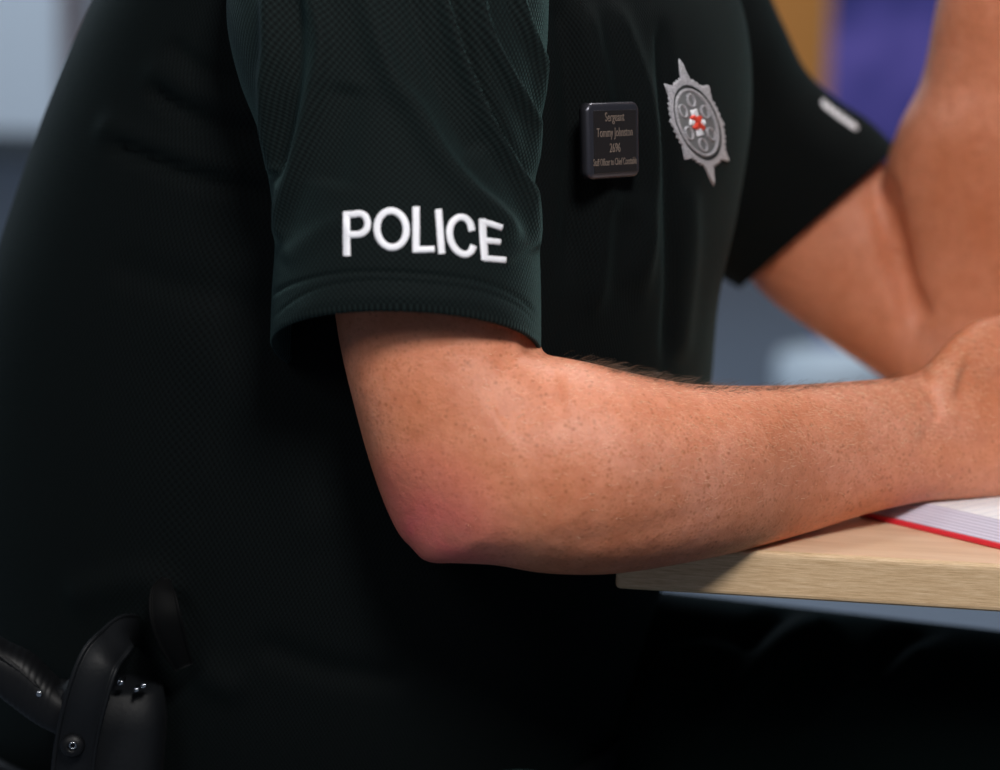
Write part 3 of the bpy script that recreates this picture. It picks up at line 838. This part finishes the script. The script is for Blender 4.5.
tag(stool, 'low padded stool under the seated person', 'stool')
tco = getco(trs.data); SZ = tco[np.hypot(tco[:, 0] - hipc[0], tco[:, 1] - hipc[1]) < .2, 2].min() - .003
bm = bmesh.new(); box(bm, 0, 0, SZ - .025, .40, .42, .06, .02); bmobj('seat', bm, m_seat, stool, True)
for sx_ in (-1, 1):
    for sy_ in (-1, 1):
        V, Fs = tube([(sx_ * .17, sy_ * .18, SZ - .05), (sx_ * .19, sy_ * .20, .001)], [.012, .012], 12); obj('leg', V, Fs, m_grey, stool)

# ------------------------------------------------------------------ holster and pistol at the hip
HY = -0.01                                            # depth of the holster's outer face
hol = empty('holster', tuple(P(90, 740, HY + .03)))
tag(hol, 'black leather holster with a curved retention strap and snap at the hip', 'holster')
hl = Vector(hol.location)
def rel(p): return np.asarray(p) - np.array(hl)
def strap(pts, hw, th, m, name, parent, ridge=True):
    """pts: (px, py, depth); hw: half width px; a leather band with a raised stitched border"""
    K = cat_rom([(*p, w_) for p, w_ in zip(pts, hw)], 8 * len(pts)); V, Fs = [], []
    prof = [(-1, 0), (-1, 1), (-.90, 1.35), (-.80, 1.0), (-.76, .75), (-.70, 1.0), (0, 1.25), (.70, 1.0), (.76, .75), (.80, 1.0), (.90, 1.35), (1, 1), (1, 0)]
    for i in range(len(K)):
        d = K[min(i + 1, len(K) - 1), :2] - K[max(i - 1, 0), :2]; d /= np.hypot(*d) + 1e-9; nn = np.array((-d[1], d[0]))
        for s, h in prof:
            q = K[i, :2] + nn * s * K[i, 3]; V.append(rel(P(q[0], q[1], K[i, 2] - th * h)))
    k = len(prof)
    for i in range(len(K) - 1):
        for j in range(k): jj = (j + 1) % k; Fs.append((i * k + j, i * k + jj, (i + 1) * k + jj, (i + 1) * k + j))
    Fs += [tuple(range(k)), tuple((len(K) - 1) * k + j for j in range(k))[::-1]]
    return obj(name, V, Fs, m, parent)
o = strap([(70, 800, HY), (76, 745, HY - .006), (86, 700, HY - .012), (99, 662, HY - .010), (114, 643, HY + .004), (126, 631, HY + .020), (140, 630, HY + .045)],
          [22, 22, 22, 21, 19, 17, 15], .0035, m_lea, 'strap', hol)
V, Fs = [], []
bm = bmesh.new()
c = P(115, 745, HY + .022)
rr = rel(c)
prof = [(.004, .0), (.0, .024), (-.03, .027), (-.10, .024), (-.19, .018), (-.20, .0)]
rings = []
for px_, py_, w_, dd in ((112, 683, .022, .016), (112, 686, .027, .020), (112, 720, .029, .021), (108, 800, .028, .020), (100, 900, .025, .018), (96, 1000, .021, .015), (95, 1004, .015, .010)):
    rings.append(ring(rel(P(px_, py_, HY + .022)), np.array((w_, 0, 0)), np.array((0, dd, 0)), 40, 3.0))
V, Fs = loft(rings); obj('holster_body', V, Fs, m_lea, hol)
def dome(name, px_, py_, Y, r_, m, parent, inner=None):
    c = rel(P(px_, py_, Y)); rings = []
    for rad, h in ((1, 0), (1, .25), (.93, .42), (.75, .6), (.5, .7), (.34, .72), (.30, .60), (.18, .56)):
        rings.append(ring(c + np.array((0, -r_ * h, 0)), np.array((r_ * rad, 0, 0)), np.array((0, 0, r_ * rad)), 32))
    V, Fs = loft(rings); return obj(name, V, Fs, m, parent)
dome('snap', 73, 745, HY - .0105, .0064, m_blk, hol)
c = rel(P(73, 745, HY - .0150))
V, Fs = [], []
for i in range(28):
    a = 2 * math.pi * i / 28
    for j in range(8):
        t = 2 * math.pi * j / 8; rad = .0016 + .00045 * math.cos(t)
        V.append(c + np.array((rad * math.cos(a), -.0006 + .00045 * math.sin(t), rad * math.sin(a))))
for i in range(28):
    for j in range(8): Fs.append((i * 8 + j, ((i + 1) % 28) * 8 + j, ((i + 1) % 28) * 8 + (j + 1) % 8, i * 8 + (j + 1) % 8))
o = obj('snap_ring', V, Fs, m_met, hol)
for px_, py_, w_ in ((121, 682, 3.2), (137, 689, 2.8), (144, 685, 3.0)):
    c = rel(P(px_, py_, HY - .002)); rings = [ring(c + np.array((0, y_, 0)), np.array((w_ / 1700 * s_, 0, w_ / 3400)), np.array((-w_ / 5000, 0, w_ / 2600 * s_)), 20) for y_, s_ in ((.004, 1), (-.001, 1), (-.0022, .6))]
    V, Fs = loft(rings); obj('rivet', V, Fs, m_met, hol)
o = strap([(166, 578, HY + .018), (163, 592, HY + .006), (165, 615, HY), (172, 640, HY + .004), (184, 668, HY + .014)], [5, 13, 16, 15, 10], .002, m_dull, 'belt_loop', hol)

gun = empty('pistol', tuple(P(20, 690, HY + .03)))
tag(gun, 'black pistol grip with a ribbed backstrap leaning out of the holster', 'pistol')
hl = Vector(gun.location)
def gun_grip():
    S = cat_rom([(-60, 655, -85, 590, 0), (-25, 668, -40, 612, 0), (0, 692, 0, 640, 0), (20, 708, 30, 655, 0), (40, 722, 52, 676, 0), (62, 733, 68, 690, 0), (95, 748, 92, 700, 0)], 70)
    rings = []
    for i, (ax, ay, bx, by, _) in enumerate(S):
        A, B = P(ax, ay, HY + .020), P(bx, by, HY + .020); c = (A + B) / 2
        rb = 1 + (0.025 if i % 3 == 0 and 12 < i < 50 else 0)
        rings.append(ring(c - np.array(hl), (A - B) / 2 * rb, np.array((0, -.0135, 0)) * rb, 40, 2.8))
    return loft(rings)
V, Fs = gun_grip(); obj('grip', V, Fs, m_blk, gun)
hv = hl
for k in range(5):                                    # long ribs down the backstrap
    pts = [P(x + k * 1.6 - 2, y + k * 2.6 - 17, HY + .0075 + abs(k - 2) * .0004) - np.array(hv) for x, y in ((-20, 655), (0, 669), (20, 684), (38, 700))]
    V, Fs = tube(cat_rom(pts, 20), .0006, 8); obj('rib', V, Fs, m_blk, gun)
pin = P(39, 694, HY + .0062) - np.array(hv)
V, Fs = loft([ring(pin + np.array((0, y_, 0)), np.array((r_, 0, 0)), np.array((0, 0, r_)), 20) for y_, r_ in ((.004, .0018), (0, .0018), (-.0005, .0012))])
obj('pin', V, Fs, m_met, gun)
V, Fs = loft([ring(P(x, y, HY + .02) - np.array(hv), np.array((.013, 0, -.004)), np.array((0, -.012, 0)), 30, 3) for x, y in ((80, 690, ), (92, 740), (98, 800), (100, 900))])
obj('slide', V, Fs, m_blk, gun)

# ------------------------------------------------------------------ arm hair
m_hair = mat('blond_arm_hair', (0.95, 0.72, 0.50), 0.3)
m_hairt = mat('brown_arm_hair', (0.10, 0.048, 0.022), 0.4)
def hairs(name, nh, m, sampler, length, rad, parent, lift):
    me = person.data; bv = bvh_of(person); V, Fs = [], []
    adir = lambda px: (P(px + 20, 450, .0) - P(px, 450, .0))
    made = 0; tries = 0
    while made < nh and tries < nh * 4:
        tries += 1
        px, py = sampler()
        p, nrm = on_surface(bv, px, py, 0.0)
        if p is None or p[1] > .2: continue
        t = np.array((1.0, 0.25, -.10 + random.uniform(-.45, .35))); t -= nrm * (t @ nrm); t /= np.linalg.norm(t)
        side = np.cross(nrm, t); ln = length * random.uniform(.5, 1.25); lf = lift * random.uniform(.5, 1.6)
        cu = random.uniform(-.5, .5); sw = random.uniform(-.35, .35)
        pts = []
        for j in range(6):
            s = j / 5
            pts.append(p - nrm * .0004 + t * ln * s * (1 - .15 * s) + nrm * ln * lf * (s - .55 * s * s) + side * ln * (cu * s * s + sw * s))
        o_ = len(V)
        for j, q in enumerate(pts):
            r_ = rad * (1 - .75 * j / 5)
            for k in range(3):
                a = 2 * math.pi * k / 3; V.append(q + nrm * r_ * math.cos(a) + side * r_ * math.sin(a))
        for j in range(5):
            for k in range(3):
                kk = (k + 1) % 3; Fs.append((o_ + j * 3 + k, o_ + j * 3 + kk, o_ + j * 3 + 3 + kk, o_ + j * 3 + 3 + k))
        made += 1
    o = obj(name, V, Fs, m, parent); o['kind'] = 'stuff'; return o
TOPX = [533, 560, 600, 650, 700, 750, 800, 850, 900, 925, 950, 980, 1000]; TOPY = [346, 352, 363, 376, 385, 387, 385, 382, 378, 366, 341, 320, 317]
def s_side():
    x = random.triangular(450, 1030, 960); y0 = np.interp(x, TOPX, TOPY) if x > 533 else 350
    y1 = np.interp(x, [440, 600, 740, 860, 1000], [540, 560, 545, 512, 492]); return x, random.uniform(y0 + 3, y0 + (y1 - y0) * random.triangular(.2, .98, .45))
def s_top():
    x = random.triangular(545, 935, 600); y0 = np.interp(x, TOPX, TOPY); return x, y0 + 1.0 + abs(random.gauss(0, 2.5))
o = hairs('arm_hair', 3200, m_hair, s_side, .0050, .000075, person, .34); o['label'] = 'fine blond hair on the forearm'
o = hairs('arm_hair', 700, m_hairt, s_top, .0085, .00008, person, .85); o['label'] = 'longer brown hair along the top of the forearm'

# hair of the head (above the frame)
m_hh = mat('brown_head_hair', (0.07, 0.04, 0.025), 0.6)
V, Fs = ellipsoid(hd + (0, 0, .062) - fd * .016, .102, .083, .088); o = obj('head_hair', V, Fs, m_hh, person)

# ------------------------------------------------------------------ blurred background
m_prp = mat('purple_print', (0.10, 0.075, 0.34), 0.5)
v = coords(m_prp); g = noise(m_prp, v, 2.6, 2)
sx = N(m_prp, 'ShaderNodeSeparateXYZ'); L(m_prp, coords(m_prp), sx.inputs[0])
L(m_prp, ramp(m_prp, g, [(0.40, (0.018, 0.022, 0.16)), (0.5, (0.085, 0.07, 0.34)), (0.62, (0.17, 0.125, 0.50))]), bsdf(m_prp).inputs['Base Color'])
m_orn = mat('orange_board', (0.75, 0.30, 0.06), 0.7)
m_tan = mat('tan_frame', (0.50, 0.38, 0.36), 0.7)
m_wht = mat('white_plastic', (0.62, 0.72, 0.80), 0.5)
m_pur = mat('purple_fabric', (0.12, 0.075, 0.42), 0.8)
def board(name, label, cat, pxl, pxr, Y, z0, z1, m, mf=None, lab2=None):
    xl, xr = P(pxl, 200, Y)[0], P(pxr, 200, Y)[0]; cx = (xl + xr) / 2
    t = empty(name, (cx, Y, 0)); tag(t, label, cat)
    bm = bmesh.new(); box(bm, 0, 0, (z0 + z1) / 2, xr - xl, .02, z1 - z0, .004); bmobj('panel', bm, m, t)
    bm = bmesh.new(); box(bm, 0, 0, z0 / 2 + .01, (xr - xl) * .96, .22, .08, .02); box(bm, 0, .03, z0 / 2 + .03, .04, .04, z0 + .06, .004)
    if mf: bmobj('base', bm, mf, t)
    return t
board('banner_stand', 'blurred purple and blue printed banner standing behind the raised forearm', 'banner', 824, 975, 4.4, .03, 2.0, m_prp, m_wht)
board('display_board', 'blurred orange board in a tan frame beside the purple banner', 'display board', 700, 822, 7.4, .20, 2.6, m_orn, m_tan)
# white tub and purple bag on the floor
def lathe(name, loc, prof, m, label, cat, n=40):
    rings = [ring((0, 0, z), (r_, 0, 0), (0, r_, 0), n) for r_, z in prof]; V, Fs = loft(rings)
    o = obj(name, V, Fs, m); o.location = loc; tag(o, label, cat); return o
q = P(835, 372, 3.7)
lathe('waste_bin', (q[0], 3.7, 0), [(.09, 0), (.11, .02), (.125, q[2]), (.118, q[2] + .035), (.10, q[2] + .04), (.09, q[2] - .02)], m_wht,
      'blurred pale white bin standing on the floor behind the forearm', 'bin')
m_ply = mat('pale_panel', (0.60, 0.68, 0.76), 0.6)
m_tn2 = mat('grey_brown_frame', (0.17, 0.14, 0.15), 0.6)
xl, xr = P(-80, 60, 5.0)[0], P(62, 60, 5.0)[0]
t = empty('screen_panel', ((xl + xr) / 2, 5.0, 0)); tag(t, 'blurred pale partition panel behind the back of the shirt', 'partition')
wd = xr - xl
bm = bmesh.new(); box(bm, 0, 0, 1.30, wd, .03, 1.40, .01); bmobj('panel', bm, m_ply, t)
bm = bmesh.new(); box(bm, wd / 2 + .025, 0, 1.0, .05, .05, 2.0, .006); box(bm, -wd / 2 - .025, 0, 1.0, .05, .05, 2.0, .006); bmobj('post', bm, m_tn2, t)
bm = bmesh.new(); box(bm, 0, 0, .565, wd + .02, .05, .07, .006); bmobj('rail', bm, m_skirt, t)
for s in (-1, 1):
    bm = bmesh.new(); box(bm, s * (wd / 2 + .025), 0, .02, .06, .4, .04, .01); bmobj('foot', bm, m_tn2, t)
